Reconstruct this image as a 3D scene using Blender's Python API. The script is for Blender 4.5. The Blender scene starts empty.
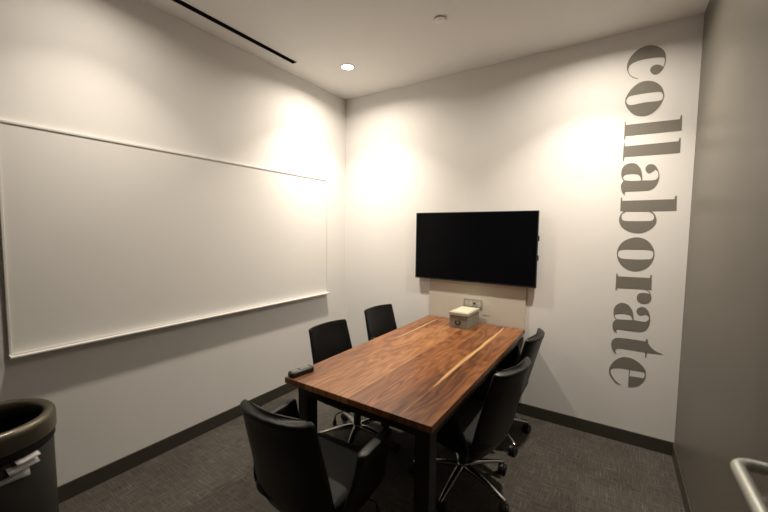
import bpy, bmesh, math
from mathutils import Vector, Matrix
PI = math.pi
C = bpy.context.scene.collection
W, H, BB = 2.973, 2.979, 0.098      # room width, ceiling height, baseboard height
DEPTH = -4.25                       # wall behind the camera

# ------------------------------------------------------------------ materials
def srgb(r, g, b):
    f = lambda c: (c/255/12.92) if c/255 <= .04045 else ((c/255+.055)/1.055)**2.4
    return (f(r), f(g), f(b), 1)

class NT:
    def __init__(s, name):
        s.m = bpy.data.materials.new(name); s.m.use_nodes = True
        s.t = s.m.node_tree; s.b = s.t.nodes['Principled BSDF']
    def n(s, kind, **kw):
        nd = s.t.nodes.new(kind)
        for k, v in kw.items():
            if k in nd.inputs: nd.inputs[k].default_value = v
            else: setattr(nd, k, v)
        return nd
    def l(s, a, b): s.t.links.new(a, b)
    def math(s, op, a, b=None, c=None):
        nd = s.t.nodes.new('ShaderNodeMath'); nd.operation = op
        for i, v in enumerate((a, b, c)):
            if v is None: continue
            if isinstance(v, (int, float)): nd.inputs[i].default_value = v
            else: s.l(v, nd.inputs[i])
        return nd.outputs[0]
    def ramp(s, fac, stops, interp='LINEAR'):
        r = s.t.nodes.new('ShaderNodeValToRGB'); r.color_ramp.interpolation = interp
        e = r.color_ramp.elements
        while len(e) < len(stops): e.new(.5)
        for i, (p, c) in enumerate(stops): e[i].position = p; e[i].color = c
        s.l(fac, r.inputs[0]); return r.outputs[0]
    def mix(s, fac, a, b, blend='MIX'):
        m = s.t.nodes.new('ShaderNodeMix'); m.data_type = 'RGBA'; m.blend_type = blend
        for i, v in ((0, fac), (6, a), (7, b)):
            if isinstance(v, (int, float, tuple)): m.inputs[i].default_value = v
            else: s.l(v, m.inputs[i])
        return m.outputs[2]
    def bump(s, h, strength, dist=.002):
        b = s.t.nodes.new('ShaderNodeBump'); b.inputs['Strength'].default_value = strength
        b.inputs['Distance'].default_value = dist
        s.l(h, b.inputs['Height']); s.l(b.outputs[0], s.b.inputs['Normal'])

def plain(name, col, rough=.5, metal=0, spec=.5, noise=0, nscale=40, bump=0):
    k = NT(name); k.b.inputs['Base Color'].default_value = col
    k.b.inputs['Roughness'].default_value = rough; k.b.inputs['Metallic'].default_value = metal
    k.b.inputs['Specular IOR Level'].default_value = spec
    if noise or bump:
        tc = k.n('ShaderNodeTexCoord'); nz = k.n('ShaderNodeTexNoise', Scale=nscale, Detail=5.0)
        k.l(tc.outputs['Object'], nz.inputs['Vector'])
        if noise:
            d = tuple(c*(1-noise) for c in col[:3])+(1,); u = tuple(min(1, c*(1+noise)) for c in col[:3])+(1,)
            k.l(k.ramp(nz.outputs[0], [(.3, d), (.7, u)]), k.b.inputs['Base Color'])
        if bump: k.bump(nz.outputs[0], bump)
    return k.m

M = {}
M['wall'] = plain('wall_paint', (.85, .84, .82, 1), .62, spec=.3, noise=.012, nscale=3, bump=.04)
M['ceiling'] = plain('ceiling_paint', (.83, .82, .80, 1), .8, spec=.2, noise=.012, nscale=3)
M['taupe'] = plain('taupe_paint', (.128, .118, .099, 1), .42, spec=.4, noise=.02, nscale=2, bump=.03)
M['panel'] = plain('beige_panel', (.62, .585, .51, 1), .55, spec=.3, noise=.02, nscale=6)
M['base'] = plain('baseboard_rubber', (.05, .046, .036, 1), .5, noise=.06, nscale=20)
M['board'] = plain('whiteboard_face', (.85, .845, .82, 1), .28, spec=.45, noise=.008, nscale=2)
M['alu'] = plain('white_aluminium', (.76, .75, .72, 1), .35, metal=0, noise=.02)
M['alu_grey'] = plain('grey_aluminium', (.42, .42, .40, 1), .4, metal=.6, noise=.02)
M['leather'] = plain('black_leather', (.0050, .0050, .0050, 1), .40, spec=.36, noise=.15, nscale=90, bump=.25)
M['seat_fabric'] = plain('charcoal_seat_fabric', (.023, .023, .022, 1), .75, spec=.3, noise=.2, nscale=200, bump=.3)
M['black'] = plain('black_plastic', (.010, .010, .010, 1), .42, noise=.1)
M['steel'] = plain('black_steel', (.011, .010, .010, 1), .5, noise=.15, nscale=30)
M['chrome'] = plain('polished_chrome', (.46, .45, .44, 1), .18, metal=1, noise=.02)
M['brushed'] = plain('satin_nickel', (.66, .68, .64, 1), .34, metal=.6, noise=.04, nscale=60)
M['slot'] = plain('slot_black', (.004, .004, .004, 1), .9, noise=.1)
M['screen'] = plain('dark_screen', (.003, .0033, .0045, 1), .20, spec=.12, noise=.02)
M['bezel'] = plain('screen_bezel', (.022, .022, .022, 1), .4, noise=.05)
M['tvside'] = plain('screen_edge_trim', (.16, .155, .15, 1), .4, metal=.5, noise=.05)
M['vinyl'] = plain('grey_vinyl', (.215, .203, .175, 1), .55, spec=.3, noise=.02)
M['boxgrey'] = plain('grey_board', (.25, .245, .21, 1), .65, noise=.05, nscale=25)
M['boxlid'] = plain('pale_grey_board', (.43, .41, .35, 1), .6, noise=.04, nscale=25)
M['cream'] = plain('cream_label', (.66, .62, .46, 1), .6, noise=.05, nscale=30)
M['yellow'] = plain('yellow_print', (.78, .69, .33, 1), .6, noise=.05)
M['plate'] = plain('outlet_plastic', (.50, .47, .41, 1), .4, noise=.02)
M['bronze'] = plain('bronze_metal', (.150, .135, .100, 1), .36, metal=.75, noise=.05, nscale=15)
M['binbody'] = plain('dark_bin_plastic', (.016, .0145, .012, 1), .5, noise=.06, nscale=15)
M['paper'] = plain('white_paper', (.56, .555, .56, 1), .7, noise=.02)
M['ink'] = plain('grey_ink', (.12, .12, .12, 1), .7, noise=.02)
M['remote_grey'] = plain('remote_grey', (.16, .18, .15, 1), .3, noise=.04)

def carpet():
    k = NT('charcoal_carpet'); tc = k.n('ShaderNodeTexCoord')
    o = tc.outputs['Object']
    def streak(sx, sy, sc):
        mp = k.n('ShaderNodeMapping'); mp.inputs['Scale'].default_value = (sx, sy, 1); k.l(o, mp.inputs[0])
        nz = k.n('ShaderNodeTexNoise', Scale=sc, Detail=3.0, Roughness=.6); k.l(mp.outputs[0], nz.inputs['Vector']); return nz.outputs[0]
    a = streak(1, 14, 9); b = streak(14, 1, 9)
    big = k.n('ShaderNodeTexNoise', Scale=2.5, Detail=4.0); k.l(o, big.inputs['Vector'])
    fine = k.n('ShaderNodeTexNoise', Scale=420.0, Detail=2.0); k.l(o, fine.inputs['Vector'])
    mx = k.math('MAXIMUM', a, b)
    s = k.math('ADD', k.math('MULTIPLY', mx, .9), k.math('MULTIPLY', fine.outputs[0], .35))
    s = k.math('ADD', s, k.math('MULTIPLY', big.outputs[0], .25))
    col = k.ramp(s, [(.60, (.040, .036, .031, 1)), (.85, (.085, .077, .067, 1)), (1.0, (.155, .142, .124, 1))])
    k.l(col, k.b.inputs['Base Color']); k.b.inputs['Roughness'].default_value = .95
    k.b.inputs['Specular IOR Level'].default_value = .15
    k.bump(s, .8, .004); return k.m
M['carpet'] = carpet()

def walnut():
    # table-top coordinates: object x = across (0.0 .. 0.889), object y = along the boards
    k = NT('walnut_planks'); tc = k.n('ShaderNodeTexCoord'); sep = k.n('ShaderNodeSeparateXYZ')
    o = tc.outputs['Object']; k.l(o, sep.inputs[0]); X, Y = sep.outputs[0], sep.outputs[1]
    PW = .148
    pid = k.math('FLOOR', k.math('DIVIDE', X, PW))
    wn = k.n('ShaderNodeTexWhiteNoise', noise_dimensions='1D'); k.l(k.math('ADD', pid, 3.7), wn.inputs['W'])
    off = k.math('MULTIPLY', wn.outputs['Value'], 7.0)
    # warped coordinates for the figure
    cmb = k.n('ShaderNodeCombineXYZ'); k.l(X, cmb.inputs[0]); k.l(k.math('MULTIPLY', Y, .22), cmb.inputs[1]); k.l(off, cmb.inputs[2])
    warp = k.n('ShaderNodeTexNoise', Scale=6.5, Detail=2.5, Roughness=.5); k.l(cmb.outputs[0], warp.inputs['Vector'])
    rings = k.math('SINE', k.math('MULTIPLY', warp.outputs[0], 60.0))
    rings = k.math('MULTIPLY_ADD', rings, .5, .5)
    broad = k.n('ShaderNodeTexNoise', Scale=3.2, Detail=3.0); k.l(cmb.outputs[0], broad.inputs['Vector'])
    c2 = k.n('ShaderNodeCombineXYZ'); k.l(k.math('MULTIPLY', X, 55.0), c2.inputs[0]); k.l(k.math('MULTIPLY', Y, 1.6), c2.inputs[1]); k.l(off, c2.inputs[2])
    fib = k.n('ShaderNodeTexNoise', Scale=2.2, Detail=5.0, Roughness=.65); k.l(c2.outputs[0], fib.inputs['Vector'])
    tone = k.math('ADD', k.math('MULTIPLY', rings, .10), k.math('MULTIPLY', broad.outputs[0], .60))
    tone = k.math('ADD', tone, k.math('MULTIPLY', fib.outputs[0], .40))
    tone = k.math('ADD', tone, k.math('MULTIPLY', wn.outputs['Value'], .11))
    col = k.ramp(tone, [(.40, (.050, .017, .0065, 1)), (.53, (.145, .052, .018, 1)), (.66, (.26, .104, .036, 1)), (.82, (.42, .205, .082, 1))])
    # a few dark figure loops with pronounced grain (cathedral) and knots
    def spot(cx, cy, rx, ry):
        dx = k.math('DIVIDE', k.math('SUBTRACT', X, cx), rx); dy = k.math('DIVIDE', k.math('SUBTRACT', Y, cy), ry)
        d = k.math('SQRT', k.math('ADD', k.math('MULTIPLY', dx, dx), k.math('MULTIPLY', dy, dy)))
        return k.math('ADD', d, k.math('MULTIPLY_ADD', warp.outputs[0], 2.6, -1.3))
    for (cx, cy, rx, ry, fq, st) in ((.565, -1.56, .075, .38, 20, .7), (.253, -1.665, .022, .034, 8, 1.0), (.800, -1.22, .022, .20, 9, 1.0), (.775, -.72, .016, .10, 7, .9),
                                    (.33, -.75, .035, .30, 22, .35), (.63, -.62, .040, .22, 20, .35), (.09, -1.2, .03, .3, 20, .3)):
        d = spot(cx, cy, rx, ry)
        lift = k.math('MAXIMUM', k.math('SUBTRACT', 1.0, k.math('MULTIPLY', d, .55)), 0.0)
        col = k.mix(k.math('MULTIPLY', lift, .55 if rx > .05 else .1), col, (.36, .135, .052, 1))
        ring = k.math('POWER', k.math('MULTIPLY_ADD', k.math('SINE', k.math('MULTIPLY', d, float(fq))), .5, .5), 2.0)
        mask = k.math('SUBTRACT', 1.0, k.math('SMOOTH_MIN', k.math('MULTIPLY', d, .62), 1.0, .3)); mask = k.math('MAXIMUM', mask, 0.0)
        col = k.mix(k.math('MULTIPLY', k.math('MULTIPLY', ring, mask), st), col, (.042, .013, .006, 1))
    # pale sapwood streaks along two board joints
    def streak(cx, y0, y1, w):
        nn = k.n('ShaderNodeTexNoise', Scale=3.0, Detail=2.0); k.l(o, nn.inputs['Vector'])
        wob = k.math('MULTIPLY_ADD', nn.outputs[0], .030, -.015)
        t = k.math('DIVIDE', k.math('SUBTRACT', Y, y0), y1-y0)
        env = k.math('MULTIPLY', k.math('MULTIPLY', t, k.math('SUBTRACT', 1.0, t)), 4.0); env = k.math('MAXIMUM', env, 0.0)
        env = k.math('POWER', env, .45)
        d = k.math('ABSOLUTE', k.math('ADD', k.math('SUBTRACT', X, cx), wob))
        m = k.math('SUBTRACT', 1.0, k.math('DIVIDE', d, k.math('MAXIMUM', k.math('MULTIPLY', env, w), .0005)))
        m = k.math('MINIMUM', k.math('MULTIPLY', k.math('MAXIMUM', m, 0.0), 1.5), 1.0)
        return k.math('MULTIPLY', m, k.math('MULTIPLY_ADD', fib.outputs[0], 1.5, .05))
    col = k.mix(streak(.727, -1.48, -.06, .018), col, (.58, .36, .15, 1))
    col = k.mix(streak(.133, -.86, -.14, .012), col, (.55, .33, .15, 1))
    # thin joints between the boards
    fr = k.math('FRACT', k.math('DIVIDE', X, PW)); e = k.math('ABSOLUTE', k.math('SUBTRACT', fr, .5))
    col = k.mix(k.math('MULTIPLY', k.math('GREATER_THAN', e, .493), .55), col, (.04, .014, .007, 1))
    k.l(col, k.b.inputs['Base Color']); k.b.inputs['Roughness'].default_value = .36
    k.b.inputs['Specular IOR Level'].default_value = .45
    k.bump(fib.outputs[0], .12, .001); return k.m
M['walnut'] = walnut()

def emit(name, col, s):
    k = NT(name); k.b.inputs['Emission Color'].default_value = col; k.b.inputs['Emission Strength'].default_value = s
    k.b.inputs['Base Color'].default_value = (.8, .8, .8, 1); return k.m
M['lamp'] = emit('lamp_glow', (1, .90, .76, 1), 9)

# ------------------------------------------------------------------ builders
def obj(name, bm, mat, parent=None, loc=(0, 0, 0), rot=(0, 0, 0), smooth=None, bevel=None, subsurf=0):
    bmesh.ops.recalc_face_normals(bm, faces=bm.faces)
    me = bpy.data.meshes.new(name); bm.to_mesh(me); bm.free()
    me.materials.append(mat)
    if smooth:
        for p in me.polygons: p.use_smooth = True
        if smooth != 'all':
            try: me.set_sharp_from_angle(angle=math.radians(smooth))
            except Exception: pass
    o = bpy.data.objects.new(name, me); C.objects.link(o)
    o.location = loc; o.rotation_euler = rot
    if parent: o.parent = parent
    if bevel:
        b = o.modifiers.new('bevel', 'BEVEL'); b.width = bevel; b.segments = 3; b.limit_method = 'ANGLE'
    if subsurf:
        b = o.modifiers.new('sub', 'SUBSURF'); b.levels = b.render_levels = subsurf
    return o

def box(bm, x0, x1, y0, y1, z0, z1):
    v = [bm.verts.new(p) for p in ((x0,y0,z0),(x1,y0,z0),(x1,y1,z0),(x0,y1,z0),(x0,y0,z1),(x1,y0,z1),(x1,y1,z1),(x0,y1,z1))]
    for f in ((0,3,2,1),(4,5,6,7),(0,1,5,4),(1,2,6,5),(2,3,7,6),(3,0,4,7)): bm.faces.new([v[i] for i in f])
    return bm
def B(*a): return box(bmesh.new(), *a)

def loft(bm, rings, cap=True, closed=True):
    vs = [[bm.verts.new(p) for p in r] for r in rings]; n = len(rings[0])
    for a, b in zip(vs, vs[1:]):
        for i in range(n if closed else n-1):
            j = (i+1) % n; bm.faces.new((a[i], a[j], b[j], b[i]))
    if cap: bm.faces.new(vs[0][::-1]); bm.faces.new(vs[-1])
    return bm

def tube(bm, pts, r, n=12, radii=None, flat=1.0):
    pts = [Vector(p) for p in pts]; rings = []; up = None
    for i, p in enumerate(pts):
        d = (pts[min(i+1, len(pts)-1)]-pts[max(i-1, 0)]).normalized()
        if up is None: up = Vector((0, 0, 1)) if abs(d.z) < .9 else Vector((0, 1, 0))
        s = d.cross(up).normalized(); u = s.cross(d).normalized(); up = u
        rr = radii[i] if radii else r
        rings.append([p + (s*math.cos(2*PI*k/n) + u*math.sin(2*PI*k/n)*flat)*rr for k in range(n)])
    return loft(bm, rings)

def lathe(bm, prof, n=32, c=(0, 0, 0)):
    rings = [[(c[0]+r*math.cos(2*PI*k/n), c[1]+r*math.sin(2*PI*k/n), c[2]+z) for k in range(n)] for r, z in prof]
    return loft(bm, rings)
def ringsolid(bm, prof, n=48, sx=1, sy=1):          # closed profile revolved into a ring
    vs = [[bm.verts.new((r*sx*math.cos(2*PI*k/n), r*sy*math.sin(2*PI*k/n), z)) for r, z in prof] for k in range(n)]
    m = len(prof)
    for k in range(n):
        for i in range(m):
            a, b = vs[k], vs[(k+1) % n]; j = (i+1) % m; bm.faces.new((a[i], b[i], b[j], a[j]))
    return bm

def props(o, label=None, cat=None, group=None, kind=None):
    for k, v in (('label', label), ('category', cat), ('group', group), ('kind', kind)):
        if v: o[k] = v
    return o
def thing(name, label, cat, loc=(0, 0, 0), rz=0, group=None):
    o = bpy.data.objects.new(name, None); C.objects.link(o); o.location = loc; o.rotation_euler = (0, 0, rz)
    o.empty_display_size = .1
    return props(o, label, cat, group)
def struct(name, bm, mat, **k): return props(obj(name, bm, mat, **k), kind='structure')
def dup(root, loc, rz, label):
    def cp(o, par):
        c = o.copy(); C.objects.link(c)
        if par: c.parent = par
        for ch in o.children: cp(ch, c)
        return c
    r = cp(root, None); r.location = loc; r.rotation_euler = (0, 0, rz); r['label'] = label
    return r

# ------------------------------------------------------------------ the room
struct('floor', B(-.1, W+.1, DEPTH-.1, .1, -.1, 0), M['carpet'])
cb = bmesh.new()   # ceiling with the opening of the slot diffuser and of the downlight cans
SX0, SX1, SY0, SY1 = .165, .219, -2.35, -.915
box(cb, -.1, SX0, DEPTH-.1, .1, H, H+.12); box(cb, SX1, W+.1, DEPTH-.1, .1, H, H+.12)
box(cb, SX0, SX1, SY1, .1, H, H+.12); box(cb, SX0, SX1, DEPTH-.1, SY0, H, H+.12)
struct('ceiling', cb, M['ceiling'])
struct('wall_left', B(-.1, 0, DEPTH, .0, 0, H), M['wall'])
struct('wall_back', B(-.1, W+.1, 0, .1, 0, H), M['wall'])
struct('wall_right', B(W, W+.1, DEPTH, 0, 0, H), M['taupe'])
struct('wall_front', B(-.1, W+.1, DEPTH-.1, DEPTH, 0, H), M['taupe'])
struct('baseboard_left', B(0, .010, DEPTH, -.010, 0, BB), M['base'], bevel=.003)
struct('baseboard_back', B(0, W-.010, -.010, 0, 0, BB), M['base'], bevel=.003)
struct('baseboard_right', B(W-.010, W, -1.68, 0, 0, BB), M['base'], bevel=.003)
struct('trim_1', B(1.068, 1.955, -.014, 0, BB, 1.50), M['panel'], bevel=.002)

# door leaf on the right-hand side, beside the camera
dl = struct('door_1', B(W-.045, W, -2.62, -1.70, .01, 2.12), M['taupe'], bevel=.003)
hx, hz = 2.838, 1.0
hb = bmesh.new()
pts = [(W-.045, -1.962, hz), (hx+.06, -1.962, hz)]
for k in range(7):
    a = k/6*PI/2; pts.append((hx+.035-.035*math.sin(a), -1.962-.035*(1-math.cos(a)), hz))
pts += [(hx, -2.1, hz), (hx, -2.22, hz), (hx, -2.30, hz)]
for k in range(1, 7):
    a = k/6*PI/2; pts.append((hx+.035*(1-math.cos(a)), -2.30-.035*math.sin(a), hz))
pts += [(W-.045, -2.335, hz)]
tube(hb, pts, .0145, 20)
hd = obj('door_handle', hb, M['brushed'], dl, smooth='all')
lk = bmesh.new(); lathe(lk, [(.001, 0), (.020, 0), (.020, .006), (.011, .008), (.010, .020), (.001, .021)], 24)
bmesh.ops.rotate(lk, verts=lk.verts, cent=(0, 0, 0), matrix=Matrix.Rotation(-PI/2, 3, 'Y'))
obj('lock_button', lk, M['chrome'], dl, loc=(W-.045, -1.824, .838), smooth=40)

# ------------------------------------------------------------------ ceiling fittings
sd = thing('slot_diffuser', 'long narrow black linear air slot in the ceiling along the whiteboard wall', 'air vent', ((SX0+SX1)/2, (SY0+SY1)/2, H))
L2 = (SY1-SY0)/2
obj('slot_channel', B(-.0268, .0268, -L2+.0005, L2-.0005, .06, .075), M['slot'], sd)
fr = bmesh.new()
for s in (-1, 1): box(fr, s*.0268-.0004, s*.0268+.0004, -L2, L2, .0, .06)
for s in (-1, 1): box(fr, -.0268, .0268, s*L2-.0004, s*L2+.0004, 0, .06)
obj('slot_liner', fr, M['slot'], sd)
fl = bmesh.new()
for s in (-1, 1): box(fl, s*.034-.007, s*.034+.007, -L2-.014, L2+.014, -.0025, 0)
for s in (-1, 1): box(fl, -.027, .027, s*(L2+.007)-.007, s*(L2+.007)+.007, -.0025, 0)
obj('slot_frame', fl, M['ceiling'], sd)
obj('slot_blade', B(-.002, .002, -L2+.001, L2-.001, .012, .05), M['slot'], sd)

sp = thing('sprinkler_cover', 'small round white concealed sprinkler cap on the ceiling', 'sprinkler', (1.503, -.844, H))
obj('cap', lathe(bmesh.new(), [(.001, -.010), (.038, -.010), (.041, -.0085), (.041, -.006), (.001, -.006)], 40), M['ceiling'], sp, smooth=40)
obj('escutcheon', ringsolid(bmesh.new(), [(.030, 0), (.030, -.004), (.036, -.006), (.034, 0)], 40), M['slot'], sp, smooth=40)

LIGHTS = [(.527, -.62, 'round recessed downlight in the ceiling, glowing near the back left corner'),
          (2.40, -.62, 'round recessed downlight in the ceiling above the lettering side'),
          (.527, -2.30, 'round recessed downlight in the ceiling above the waste bin')]
POWER = 27
d0 = None
for i, (x, y, lab) in enumerate(LIGHTS):
    pw = .42 if y < -2 else 1
    if d0 is None:
        d0 = thing('downlight', lab, 'ceiling light', (x, y, H), 0, 'recessed downlights')
        obj('trim_ring', ringsolid(bmesh.new(), [(.050, 0), (.050, -.003), (.054, -.005), (.064, -.003), (.066, 0)], 40), M['alu'], d0, smooth=40)
        obj('lamp_lens', lathe(bmesh.new(), [(.001, -.0028), (.0495, -.0028), (.0495, -.0005), (.001, -.0005)], 40), M['lamp'], d0)
    else: dup(d0, (x, y, H), 0, lab)
    for nm, deg, part in (('downlight_beam', 100, .50), ('downlight_spill', 160, .50)):     # core of the beam and its softer outer field
        li = bpy.data.lights.new(nm, 'AREA'); li.shape = 'DISK'; li.size = .096; li.color = (1, .885, .745)
        li.energy = POWER*pw*part; li.spread = math.radians(deg)
        lo = bpy.data.objects.new(nm, li); C.objects.link(lo); lo.location = (x, y, H-.006)

# ------------------------------------------------------------------ whiteboard
Y0, Y1, Z0, Z1 = -2.690, -.316, .895, 2.076
wb = thing('whiteboard', 'large white dry-erase board with slim frame and pen tray on the left wall', 'whiteboard', (0, (Y0+Y1)/2, Z0))
w2, hh = (Y1-Y0)/2, Z1-Z0
obj('writing_surface', B(.006, .016, -w2+.006, w2-.006, .006, hh-.006), M['board'], wb)
f = bmesh.new()
box(f, 0, .021, -w2, w2, hh-.012, hh); box(f, 0, .021, -w2, -w2+.010, .0, hh-.012); box(f, 0, .021, w2-.010, w2, .0, hh-.012)
box(f, 0, .021, -w2+.010, w2-.010, 0, .012)
obj('frame', f, M['alu'], wb, bevel=.0015)
tr = bmesh.new()
prof = [(.0, .002), (.0, -.006), (.052, -.006), (.058, -.003), (.058, .004), (.054, .004), (.052, .001), (.022, .002)]
loft(tr, [[(x, s, z) for x, z in prof] for s in (-w2, w2)])
obj('pen_tray', tr, M['alu'], wb)
for s in (-1, 1):
    e = bmesh.new(); loft(e, [[(x, s*w2+t, z) for x, z in [(0, -.007), (.054, -.007), (.060, -.003), (.060, .006), (.02, .010), (0, .010)]] for t in (-s*.006, s*.002)])
    obj('tray_end_cap', e, M['alu'], wb, bevel=.002)

# ------------------------------------------------------------------ television and outlet
tv = thing('television', 'large black flat television mounted on the back wall, switched off', 'television', (1.482, 0, 1.103))
tw, th = .554, .629
obj('back_housing', B(-tw+.14, tw-.14, -.030, -.0145, .05, th-.06), M['bezel'], tv, bevel=.006)
obj('side_trim', B(-tw, tw, -.046, -.028, 0, th), M['tvside'], tv, bevel=.003)
fb = bmesh.new()
box(fb, -tw, tw, -.0505, -.046, th-.007, th); box(fb, -tw, tw, -.0505, -.046, 0, .010)
for s in (-1, 1): box(fb, min(s*tw, s*(tw-.007)), max(s*tw, s*(tw-.007)), -.0505, -.046, .010, th-.007)
obj('bezel', fb, M['bezel'], tv)
obj('screen', B(-tw+.007, tw-.007, -.0485, -.046, .010, th-.007), M['screen'], tv)
obj('logo_plate', B(.062, .088, -.0515, -.046, .0015, .0085), M['tvside'], tv)
for z in (.405, .245):
    obj('side_bracket', B(tw-.03, tw+.008, -.040, -.022, z-.022, z+.022), M['bezel'], tv, bevel=.005)

po = thing('power_outlet', 'double power outlet plate on the beige panel behind the storage box', 'outlet', (1.503, -.014, .912))
f = bmesh.new(); HW, HH_ = .082, .036
box(f, -HW, HW, -.008, 0, HH_-.005, HH_); box(f, -HW, HW, -.008, 0, -HH_, -HH_+.005)
for a, b in ((-HW, -HW+.010), (-.004, .004), (HW-.010, HW)): box(f, a, b, -.008, 0, -HH_+.005, HH_-.005)
obj('frame', f, M['alu_grey'], po)
obj('socket_face', B(-.071, -.005, -.0065, 0, -.030, .030), M['plate'], po)
obj('socket_face', B(.005, .071, -.0065, 0, -.030, .030), M['plate'], po)
def holes(cx):
    b = bmesh.new()
    for dz in (-.013, .013): box(b, cx-.016, cx-.012, -.0075, -.0063, dz-.005, dz+.005); box(b, cx-.003, cx+.001, -.0075, -.0063, dz-.005, dz+.005)
    return b
obj('slots', holes(-.030), M['ink'], po); obj('slots', holes(.050), M['ink'], po)
jk = bmesh.new(); lathe(jk, [(.001, 0), (.010, 0), (.010, .012), (.001, .012)], 20)
bmesh.ops.rotate(jk, verts=jk.verts, cent=(0, 0, 0), matrix=Matrix.Rotation(PI/2, 3, 'X'))
obj('jack', jk, M['black'], po, loc=(.016, -.0063, .0), smooth=40)
cp_ = props(obj('cable_plate', B(-.030, .030, -.0018, 0, -.050, .050), M['panel'], loc=(1.625, -.014, .865), bevel=.0006),
            'blank beige cover plate on the panel right of the power outlet', 'wall plate')

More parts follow.
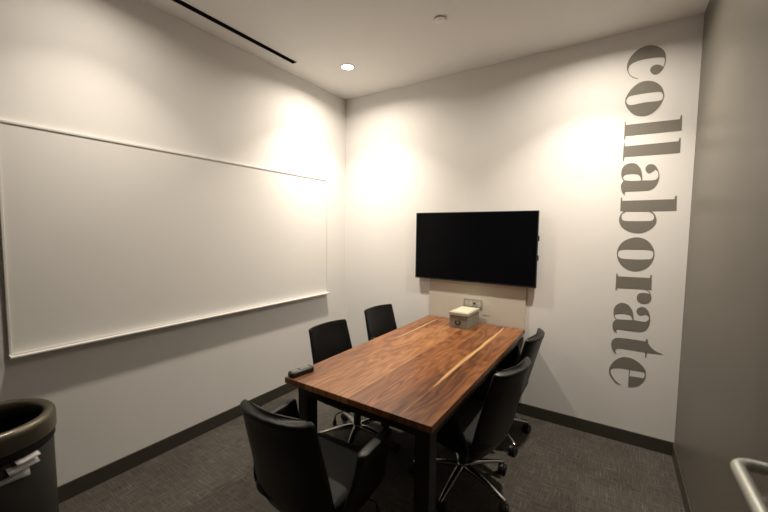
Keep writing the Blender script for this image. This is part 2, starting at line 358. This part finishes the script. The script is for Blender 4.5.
# ------------------------------------------------------------------ word on the wall
GLYPHS = [[[(2.637,2.639,1),(2.61,2.654,0),(2.587,2.679,0),(2.572,2.716,0),(2.57,2.75,0),(2.577,2.777,0),(2.593,2.807,0),(2.629,2.84,0),(2.67,2.853,0),(2.711,2.848,0),(2.748,2.827,0),(2.777,2.793,0),(2.788,2.753,0),(2.788,2.715,0),(2.78,2.685,0),(2.77,2.665,0),(2.75,2.648,0),(2.729,2.649,0),(2.712,2.666,0),(2.705,2.686,0),(2.711,2.704,0),(2.727,2.713,0),(2.747,2.712,0),(2.764,2.702,0),(2.776,2.69,1),(2.783,2.716,0),(2.782,2.742,0),(2.77,2.753,0),(2.716,2.763,0),(2.642,2.764,0),(2.595,2.75,0),(2.582,2.731,0),(2.58,2.709,0),(2.591,2.681,0),(2.611,2.659,0),(2.639,2.643,1)]],
[[(2.571,2.501,0),(2.575,2.528,0),(2.604,2.579,0),(2.65,2.612,0),(2.696,2.615,0),(2.742,2.595,0),(2.776,2.556,0),(2.791,2.509,0),(2.79,2.477,0),(2.769,2.426,0),(2.73,2.388,0),(2.685,2.376,0),(2.632,2.393,0),(2.591,2.44,0),(2.574,2.477,0)],[(2.579,2.505,0),(2.592,2.527,0),(2.625,2.532,0),(2.7,2.532,0),(2.764,2.527,0),(2.781,2.513,0),(2.786,2.494,0),(2.781,2.473,0),(2.758,2.467,0),(2.685,2.47,0),(2.619,2.466,0),(2.595,2.47,0),(2.581,2.487,0)]],
[[(2.576,2.358,1),(2.581,2.357,1),(2.583,2.332,1),(2.884,2.325,1),(2.888,2.352,1),(2.895,2.349,1),(2.898,2.248,1),(2.586,2.253,1),(2.584,2.229,1),(2.577,2.23,1)]],
[[(2.577,2.206,1),(2.582,2.205,1),(2.585,2.181,1),(2.885,2.18,1),(2.889,2.202,1),(2.896,2.199,1),(2.897,2.101,1),(2.586,2.105,1),(2.584,2.078,1),(2.577,2.078,1)]],
[[(2.604,1.829,1),(2.585,1.851,0),(2.575,1.884,0),(2.575,1.909,0),(2.588,1.936,1),(2.575,1.966,0),(2.572,2.004,0),(2.583,2.038,0),(2.608,2.055,0),(2.639,2.058,0),(2.666,2.043,0),(2.688,2.007,0),(2.697,1.963,0),(2.7,1.931,1),(2.762,1.929,0),(2.784,1.941,0),(2.788,1.966,0),(2.781,1.989,0),(2.768,2.002,1),(2.754,1.987,0),(2.736,1.978,0),(2.72,1.989,0),(2.713,2.011,0),(2.72,2.032,0),(2.741,2.041,0),(2.766,2.03,0),(2.784,1.999,0),(2.794,1.962,0),(2.792,1.926,0),(2.779,1.888,0),(2.755,1.865,0),(2.721,1.857,0),(2.608,1.857,1),(2.6,1.848,0)],[(2.595,1.939,1),(2.585,1.959,0),(2.597,1.977,0),(2.633,1.981,0),(2.669,1.976,0),(2.685,1.96,0),(2.693,1.931,1),(2.646,1.931,0)]],
[[(2.578,1.817,1),(2.585,1.816,1),(2.588,1.792,1),(2.884,1.793,1),(2.887,1.814,1),(2.896,1.814,1),(2.899,1.714,1),(2.763,1.713,1),(2.785,1.687,0),(2.794,1.641,0),(2.776,1.601,0),(2.74,1.571,0),(2.697,1.558,0),(2.643,1.568,0),(2.596,1.6,0),(2.576,1.642,0),(2.577,1.678,0),(2.588,1.702,0),(2.601,1.715,1),(2.579,1.718,1)],[(2.614,1.714,1),(2.592,1.693,0),(2.59,1.669,0),(2.604,1.649,0),(2.659,1.645,0),(2.736,1.645,0),(2.769,1.649,0),(2.779,1.67,0),(2.771,1.693,0),(2.749,1.711,1)]],
[[(2.573,1.405,0),(2.583,1.46,0),(2.616,1.503,0),(2.679,1.529,0),(2.738,1.515,0),(2.778,1.472,0),(2.795,1.415,0),(2.784,1.355,0),(2.748,1.306,0),(2.691,1.284,0),(2.636,1.298,0),(2.591,1.344,0)],[(2.58,1.405,0),(2.587,1.43,0),(2.619,1.439,0),(2.684,1.441,0),(2.756,1.441,0),(2.783,1.432,0),(2.788,1.408,0),(2.78,1.381,0),(2.754,1.374,0),(2.687,1.37,0),(2.612,1.372,0),(2.587,1.383,0)]],
[[(2.577,1.259,1),(2.585,1.26,1),(2.589,1.24,1),(2.777,1.243,1),(2.78,1.266,1),(2.787,1.266,1),(2.791,1.158,1),(2.759,1.158,1),(2.78,1.144,0),(2.792,1.113,0),(2.79,1.08,0),(2.77,1.059,0),(2.739,1.055,0),(2.715,1.071,0),(2.709,1.099,0),(2.717,1.122,0),(2.739,1.132,0),(2.764,1.133,0),(2.782,1.126,1),(2.774,1.144,0),(2.753,1.157,0),(2.733,1.158,1),(2.588,1.153,1),(2.584,1.135,1),(2.577,1.137,1)]],
[[(2.604,0.817,1),(2.584,0.825,0),(2.573,0.853,0),(2.572,0.883,0),(2.58,0.905,0),(2.592,0.915,1),(2.579,0.931,0),(2.573,0.966,0),(2.576,1.001,0),(2.594,1.031,0),(2.622,1.046,0),(2.656,1.038,0),(2.684,1.004,0),(2.695,0.965,0),(2.699,0.929,1),(2.759,0.925,0),(2.781,0.937,0),(2.786,0.958,0),(2.777,0.974,0),(2.764,0.979,1),(2.752,0.973,0),(2.734,0.967,0),(2.717,0.979,0),(2.712,0.999,0),(2.722,1.02,0),(2.744,1.031,0),(2.769,1.021,0),(2.787,0.989,0),(2.794,0.945,0),(2.79,0.905,0),(2.774,0.868,0),(2.749,0.85,0),(2.712,0.846,0),(2.603,0.845,1),(2.596,0.833,0)],[(2.594,0.92,1),(2.582,0.94,0),(2.588,0.956,0),(2.621,0.966,0),(2.659,0.965,0),(2.681,0.954,0),(2.691,0.928,1),(2.642,0.923,0)]],
[[(2.608,0.658,1),(2.589,0.668,0),(2.574,0.7,0),(2.57,0.736,0),(2.58,0.764,0),(2.605,0.78,0),(2.668,0.785,0),(2.775,0.784,1),(2.779,0.802,1),(2.787,0.802,1),(2.791,0.772,1),(2.811,0.746,0),(2.839,0.724,0),(2.878,0.711,1),(2.856,0.707,0),(2.789,0.703,1),(2.784,0.665,1),(2.779,0.664,1),(2.777,0.704,1),(2.621,0.705,1),(2.601,0.694,0),(2.599,0.676,0)]],
[[(2.647,0.431,1),(2.617,0.436,0),(2.59,0.462,0),(2.571,0.494,0),(2.566,0.525,0),(2.572,0.558,0),(2.596,0.603,0),(2.633,0.636,0),(2.666,0.646,0),(2.708,0.641,0),(2.75,0.617,0),(2.78,0.583,0),(2.79,0.55,0),(2.786,0.509,0),(2.765,0.468,0),(2.734,0.44,0),(2.689,0.426,1),(2.689,0.558,1),(2.637,0.557,0),(2.59,0.547,0),(2.576,0.522,0),(2.584,0.492,0),(2.605,0.46,0),(2.627,0.441,0)],[(2.695,0.557,1),(2.753,0.559,0),(2.777,0.557,0),(2.783,0.539,0),(2.777,0.514,0),(2.747,0.513,0),(2.694,0.509,1)]]]
wl = thing('wall_lettering', "tall grey vinyl word 'collaborate' running down the back wall", 'wall lettering', (2.57, 0, 1.64))
def smooth_path(c):
    n = len(c); out = []
    for i in range(n):
        p1, p2 = c[i], c[(i+1) % n]
        p0 = c[i-1] if not p1[2] else p1
        p3 = c[(i+2) % n] if not p2[2] else p2
        steps = 1 if (p1[2] and p2[2]) else 5
        for s in range(steps):
            t = s/steps
            out.append(tuple(.5*((2*p1[k]) + (-p0[k]+p2[k])*t + (2*p0[k]-5*p1[k]+4*p2[k]-p3[k])*t*t + (-p0[k]+3*p1[k]-3*p2[k]+p3[k])*t**3) for k in (0, 1)))
    return out
for g in GLYPHS:
    cu = bpy.data.curves.new('letter', 'CURVE'); cu.dimensions = '2D'; cu.fill_mode = 'BOTH'; cu.extrude = .0006
    for c in g:
        P = smooth_path(c); s = cu.splines.new('POLY'); s.points.add(len(P)-1); s.use_cyclic_u = True
        for i, (x, z) in enumerate(P): s.points[i].co = (x-2.57, z-1.64, 0, 1)
    tmp = bpy.data.objects.new('tmp', cu); C.objects.link(tmp)
    bpy.context.view_layer.update()
    me = bpy.data.meshes.new_from_object(tmp.evaluated_get(bpy.context.evaluated_depsgraph_get()))
    bpy.data.objects.remove(tmp)
    me.transform(Matrix.Rotation(PI/2, 4, 'X')); me.name = 'letter'
    me.materials.clear(); me.materials.append(M['vinyl'])
    o = bpy.data.objects.new('letter', me); C.objects.link(o); o.parent = wl; o.location = (0, -.0008, 0)

# ------------------------------------------------------------------ table
TX0, TX1, TY0, TY1, TH = 1.074, 1.963, -1.829, -.032, .745
ta = thing('conference_table', 'long walnut plank conference table with black steel frame', 'table', (TX0, 0, 0))
wd = TX1-TX0
obj('tabletop', B(0, wd, TY0, TY1, TH-.032, TH), M['walnut'], ta, bevel=.0025)
fz0, fz1 = .645, TH-.0325
ap = bmesh.new(); i0, i1, j0, j1 = .044, wd-.034, TY0+.058, TY1-.03
box(ap, i0, i1, j0, j0+.03, fz0, fz1); box(ap, i0, i1, j1-.03, j1, fz0, fz1)
box(ap, i0, i0+.03, j0+.03, j1-.03, fz0, fz1); box(ap, i1-.03, i1, j0+.03, j1-.03, fz0, fz1)
obj('apron_frame', ap, M['steel'], ta)
for a, b, q in ((i0, j0, .075), (i1-.075, j0, .075), (i0+.025, j1-.052, .05), (i1-.075, j1-.052, .05)):
    obj('leg', B(a, a+q, b, b+q, 0, fz0), M['steel'], ta, bevel=.003)

# ------------------------------------------------------------------ storage box
bx = thing('storage_box', 'small grey lidded storage box with a metal label ring on the table', 'box', (1.4905, -.185, TH), math.radians(-1))
bw, bl, bh = .0795, .140, .108
obj('box_body', B(-bw, bw, -bl, bl, 0, bh), M['boxgrey'], bx, bevel=.002)
obj('lid', B(-bw-.006, bw+.006, -bl-.006, bl+.006, bh-.018+.0185, bh+.026), M['boxlid'], bx, bevel=.003)
obj('lid_label', B(-bw+.012, bw-.012, -bl+.03, bl-.03, bh+.026, bh+.0268), M['cream'], bx)
pr_ = bmesh.new(); lathe(pr_, [(.001, 0), (.022, 0), (.022, .0006), (.001, .0006)], 24)
obj('label_mark', pr_, M['yellow'], bx, loc=(.01, .01, bh+.0268))
rg = ringsolid(bmesh.new(), [(.013, 0), (.013, .004), (.018, .006), (.023, .003), (.023, 0)], 32, 1.15, .9)
bmesh.ops.rotate(rg, verts=rg.verts, cent=(0, 0, 0), matrix=Matrix.Rotation(PI/2, 3, 'X'))
lr = obj('label_ring', rg, M['black'], bx, loc=(-.004, -bl, .050), smooth=40)
obj('ring_card', B(-.013, .013, -.0008, 0, -.009, .009), M['boxlid'], lr)

# ------------------------------------------------------------------ remote control
def rr(hx_, hy_, r, z, n=6):
    out = []
    for (sx, sy, a0) in ((1, 1, 0), (-1, 1, PI/2), (-1, -1, PI), (1, -1, 3*PI/2)):
        for k in range(n):
            a = a0+k/(n-1)*PI/2; out.append((sx*(hx_-r)+r*math.cos(a), sy*(hy_-r)+r*math.sin(a), z))
    return out
rm = thing('remote_control', 'black remote control lying on the near left corner of the table', 'remote control', (1.112, -1.742, TH), math.radians(-8))
obj('casing', loft(bmesh.new(), [rr(.023, .070, .012, 0), rr(.0275, .077, .016, .006), rr(.0275, .077, .016, .018), rr(.024, .073, .014, .026), rr(.018, .066, .012, .029)]), M['black'], rm, smooth=50)
obj('top_plate', loft(bmesh.new(), [rr(.013, .030, .008, .0285), rr(.013, .030, .008, .0303)]), M['remote_grey'], rm, loc=(0, .022, 0), smooth=40)
bt = lathe(bmesh.new(), [(.001, 0), (.0035, 0), (.0035, .0018), (.001, .002)], 12)
b0 = obj('button', bt, M['alu_grey'], rm, loc=(-.007, -.056, .0285), smooth=40)
for i in range(1, 12):
    c = b0.copy(); C.objects.link(c); c.parent = rm; c.location = (-.007+.007*(i % 3), -.056+.010*(i//3), .0285)

# ------------------------------------------------------------------ waste bin
BX, BY = .410, -2.838
bn = thing('waste_bin', 'dark round waste bin with a bronze ring lid by the left wall', 'trash can', (BX, BY, 0))
obj('bin_body', lathe(bmesh.new(), [(.001, 0), (.204, 0), (.208, .01), (.203, .615), (.199, .62), (.194, .615), (.198, .02), (.001, .018)], 64), M['binbody'], bn, smooth=40)
obj('liner', ringsolid(bmesh.new(), [(.180, .30), (.184, .30), (.190, .625), (.205, .624), (.209, .630), (.209, .662), (.186, .664)], 64), M['slot'], bn, smooth=40)
obj('ring_lid', ringsolid(bmesh.new(), [(.172, .700), (.172, .734), (.176, .743), (.185, .749), (.196, .750), (.207, .745), (.213, .735), (.215, .722), (.214, .664), (.205, .662), (.188, .668)], 72), M['bronze'], bn, smooth=60)
def sheet(name, label, ang, z, w, l, tilt, curl, r0=.196):
    b = bmesh.new(); n = 8; rows = []
    for i in range(n+1):
        t = i/n; rad = r0 - .05 + l*t
        zz = z - tilt*max(0, t-.35)**1.4 + .004*math.sin(5*t+ang*9)
        rows.append([((rad*math.cos(ang)-(w*(s/5-.5))*math.sin(ang)), (rad*math.sin(ang)+(w*(s/5-.5))*math.cos(ang)), zz+curl*(s/5-.5)**2) for s in range(6)])
    loft(b, rows, cap=False, closed=False)
    o = obj(name, b, M['paper'], loc=(BX, BY, 0), smooth='all')
    m = o.modifiers.new('thick', 'SOLIDIFY'); m.thickness = .0012
    return props(o, label, 'paper', 'papers sticking out of the waste bin')
sheet('paper_sheet', 'upper white paper of the stack sticking out under the bin lid', math.radians(22), .634, .080, .076, .05, .0)
sheet('paper_sheet', 'middle white paper of the stack sticking out under the bin lid', math.radians(18), .628, .10, .074, .09, .0)
sheet('paper_sheet', 'lowest thin white paper hanging over the rim of the bin', math.radians(-1), .621, .17, .065, .12, -.0)

# ------------------------------------------------------------------ chairs
def sp_(v, e): return math.copysign(abs(v)**e, v)
def interp(tab, t):
    for (a, va), (b, vb) in zip(tab, tab[1:]):
        if t <= b:
            f = (t-a)/(b-a); return va+(vb-va)*f
    return tab[-1][1]
def back_bm():
    # centre line (y, z), half width, thickness, forward bend from the bottom edge to the top edge
    K = [(-.150, .268, .120, .030, .010), (-.172, .290, .168, .044, .018), (-.198, .325, .200, .050, .028), (-.225, .380, .215, .050, .036), (-.245, .450, .217, .050, .040),
         (-.264, .520, .214, .048, .044), (-.286, .595, .210, .046, .048), (-.307, .665, .207, .044, .050), (-.325, .730, .204, .042, .052), (-.338, .780, .201, .040, .052),
         (-.345, .806, .200, .048, .052), (-.351, .824, .197, .047, .051), (-.354, .832, .192, .036, .050)]
    rings = []; N = 32
    for i, (y, z, hw, t, bend) in enumerate(K):
        a = K[max(i-1, 0)]; b = K[min(i+1, len(K)-1)]
        d = Vector((b[0]-a[0], b[1]-a[1])).normalized(); nx = (d.y, -d.x)     # normal in the yz plane (towards the sitter)
        r = []
        for k in range(N):
            an = 2*PI*k/N; u = sp_(math.cos(an), .42); s = sp_(math.sin(an), .62)
            off = s*t/2
            r.append((u*hw, y + nx[0]*off + bend*u*u, z + nx[1]*off))
        rings.append(r)
    return loft(bmesh.new(), rings)
def seat_bm():
    K = [(-.245, .400, .17, .04), (-.235, .402, .205, .075), (-.18, .404, .228, .100), (-.05, .404, .236, .108), (.08, .406, .238, .108), (.17, .404, .232, .104), (.215, .396, .222, .085), (.236, .386, .200, .05), (.240, .382, .18, .02)]
    rings = []; N = 32
    for y, z, hw, t in K:
        rings.append([(sp_(math.cos(2*PI*k/N), .5)*hw, y, z+sp_(math.sin(2*PI*k/N), .6)*t/2 - .012*(1-abs(sp_(math.cos(2*PI*k/N), .5)))*(1 if math.sin(2*PI*k/N) > 0 else 0)) for k in range(N)])
    return loft(bmesh.new(), rings)
def arm_bm(s):
    # upholstered slab arm: narrow padded top, flaring down to the side of the seat
    K = [(.641, -.112, .108, .293, .032), (.638, -.126, .120, .293, .050), (.623, -.134, .126, .292, .056), (.590, -.138, .130, .289, .048), (.52, -.158, .138, .279, .040), (.46, -.185, .142, .264, .036),
         (.41, -.195, .150, .255, .036), (.365, -.195, .160, .247, .034), (.352, -.17, .15, .244, .02)]
    rings = []; N = 28
    for z, ya, yb, x, t in K:
        c, h = (ya+yb)/2, (yb-ya)/2
        rings.append([(s*(x + sp_(math.sin(2*PI*k/N), .8)*t/2), c+sp_(math.cos(2*PI*k/N), .35)*h, z) for k in range(N)])
    return loft(bmesh.new(), rings)
def leg_bm():
    P = [(0, .015, .108), (0, .06, .112), (0, .14, .104), (0, .22, .088), (0, .295, .070), (0, .315, .066)]
    hw = [.026, .024, .019, .0155, .013, .010]; hh_ = [.020, .018, .013, .010, .008, .006]; N = 16
    return loft(bmesh.new(), [[(sp_(math.cos(2*PI*k/N), .8)*w, p[1], p[2]+sp_(math.sin(2*PI*k/N), .8)*h) for k in range(N)] for p, w, h in zip(P, hw, hh_)])
def castor_bm(tw):
    b = bmesh.new()
    for s in (-1, 1):
        v0 = len(b.verts); w = bmesh.new()
        lathe(w, [(.001, 0), (.016, 0), (.019, .002), (.0285, .003), (.030, .006), (.030, .015), (.027, .018), (.001, .018)], 24)
        bmesh.ops.rotate(w, verts=w.verts, cent=(0, 0, 0), matrix=Matrix.Rotation(s*PI/2, 3, 'Y'))
        bmesh.ops.translate(w, verts=w.verts, vec=(s*.006, 0, .030))
        me = bpy.data.meshes.new('t'); w.to_mesh(me); w.free(); b.from_mesh(me); bpy.data.meshes.remove(me)
    # hood and stem
    n = 9; rings = []
    for i in range(n):
        a = math.radians(-5+i*22); rings.append([(x, r_*math.cos(a), .030+r_*math.sin(a)) for x, r_ in ((-.007, .026), (.007, .026), (.007, .034), (-.007, .034))])
    loft(b, rings)
    bmesh.ops.translate(b, verts=b.verts, vec=(0, -.018, 0))
    bmesh.ops.rotate(b, verts=b.verts, cent=(0, 0, 0), matrix=Matrix.Rotation(tw, 3, 'Z'))
    tube(b, [(0, 0, .028), (0, 0, .066)], .0065, 10)
    return b
def make_chair(loc, rz, label):
    t = thing('office_chair', label, 'chair', loc, rz, 'office chairs around the conference table')
    obj('backrest', back_bm(), M['leather'], t, smooth='all', subsurf=1)
    obj('seat', seat_bm(), M['seat_fabric'], t, smooth='all', subsurf=1)
    for s in (-1, 1): obj('armrest', arm_bm(s), M['leather'], t, smooth='all', subsurf=1)
    sh = bmesh.new()      # thin shell under the cushion joining back, arms and base
    sh_r = []
    for y, z, hw, tt in ((-.20, .336, .16, .02), (-.11, .334, .20, .03), (.05, .336, .215, .03), (.16, .340, .20, .024), (.20, .344, .16, .012)):
        sh_r.append([(sp_(math.cos(2*PI*k/20), .6)*hw, y, z+sp_(math.sin(2*PI*k/20), .7)*tt/2) for k in range(20)])
    loft(sh, sh_r); obj('seat_shell', sh, M['leather'], t, smooth='all')
    obj('tilt_mechanism', B(-.06, .06, -.09, .09, .285, .322), M['black'], t, bevel=.012)
    obj('gas_column', lathe(bmesh.new(), [(.001, .10), (.027, .10), (.027, .205), (.024, .21), (.0145, .212), (.0145, .286), (.001, .286)], 24), M['black'], t, smooth=40)
    lv = bmesh.new()
    tube(lv, [(.05, .03, .305), (.16, .035, .312), (.265, .04, .322), (.276, .04, .315), (.280, .04, .298), (.282, .04, .278), (.283, .04, .258), (.284, .04, .249)], .005, 12,
         radii=[.0035, .0035, .0035, .004, .006, .013, .014, .004])
    obj('height_lever', lv, M['black'], t, smooth='all')
    obj('base_hub', lathe(bmesh.new(), [(.001, .085), (.030, .085), (.036, .092), (.037, .118), (.031, .130), (.001, .131)], 32), M['chrome'], t, smooth=40)
    lm = cm = None
    for k in range(5):
        if lm is None:
            l = obj('base_leg', leg_bm(), M['chrome'], t, smooth='all', subsurf=1); lm = l.data
            c = obj('castor', castor_bm(.7), M['black'], l, loc=(0, .303, 0), smooth=40); cm = c.data
            c.rotation_euler.z = .0
        else:
            l2 = l.copy(); C.objects.link(l2); l2.parent = t; l2.rotation_euler.z = k*2*PI/5
            c2 = c.copy(); C.objects.link(c2); c2.parent = l2; c2.rotation_euler.z = k*1.9
    return t
R = math.radians
CH = [((1.436, -1.914, 0), 4, 45, 'black leather office chair at the near end of the table, back to the camera'),
      ((1.022, -1.098, 0), -92.8, 221, 'black office chair on the whiteboard side of the table, nearer the remote control'),
      ((.990, -.372, 0), -96, 250, 'black office chair on the whiteboard side of the table, nearer the television'),
      ((1.832, -1.082, 0), 77.3, 52, 'black office chair on the lettering side of the table, nearer the camera'),
      ((1.798, -.415, 0), 88, 33, 'black office chair on the lettering side of the table, closest to the back wall')]
c0 = None
for loc, rz, leg, lab in CH:
    if c0 is None: c0 = o = make_chair(loc, R(rz), lab)
    else: o = dup(c0, loc, R(rz), lab)
    k = 0
    for ch in o.children:
        if ch.name.startswith('base_leg'):
            ch.rotation_euler.z = R(leg-90-rz) + k*2*PI/5; k += 1

# ------------------------------------------------------------------ camera, view
cx, cy, cz = 2.5706, -3.1383, 1.5531
yaw, pit, rol, FPX = R(33.0876), R(-3.9987), R(.659), 357.137
fw = Vector((-math.sin(yaw)*math.cos(pit), math.cos(yaw)*math.cos(pit), math.sin(pit)))
rt = Vector((math.cos(yaw), math.sin(yaw), 0)); up = rt.cross(fw)
r2 = rt*math.cos(rol)+up*math.sin(rol); u2 = up*math.cos(rol)-rt*math.sin(rol)
cam = bpy.data.cameras.new('camera'); co = bpy.data.objects.new('camera', cam); C.objects.link(co)
co.matrix_world = Matrix(((r2.x, u2.x, -fw.x, cx), (r2.y, u2.y, -fw.y, cy), (r2.z, u2.z, -fw.z, cz), (0, 0, 0, 1)))
cam.sensor_width = 36; cam.lens = FPX/768*36; cam.clip_start = .02
cam.dof.use_dof = True; cam.dof.focus_distance = 3.1; cam.dof.aperture_fstop = 2.4
sc = bpy.context.scene; sc.camera = co
w = bpy.data.worlds.new('world'); sc.world = w; w.use_nodes = True
w.node_tree.nodes['Background'].inputs[0].default_value = (.02, .02, .02, 1)
sc.view_settings.view_transform = 'Standard'; sc.view_settings.look = 'None'
sc.view_settings.exposure = 0.0; sc.view_settings.gamma = 1; sc.view_settings.use_curve_mapping = False
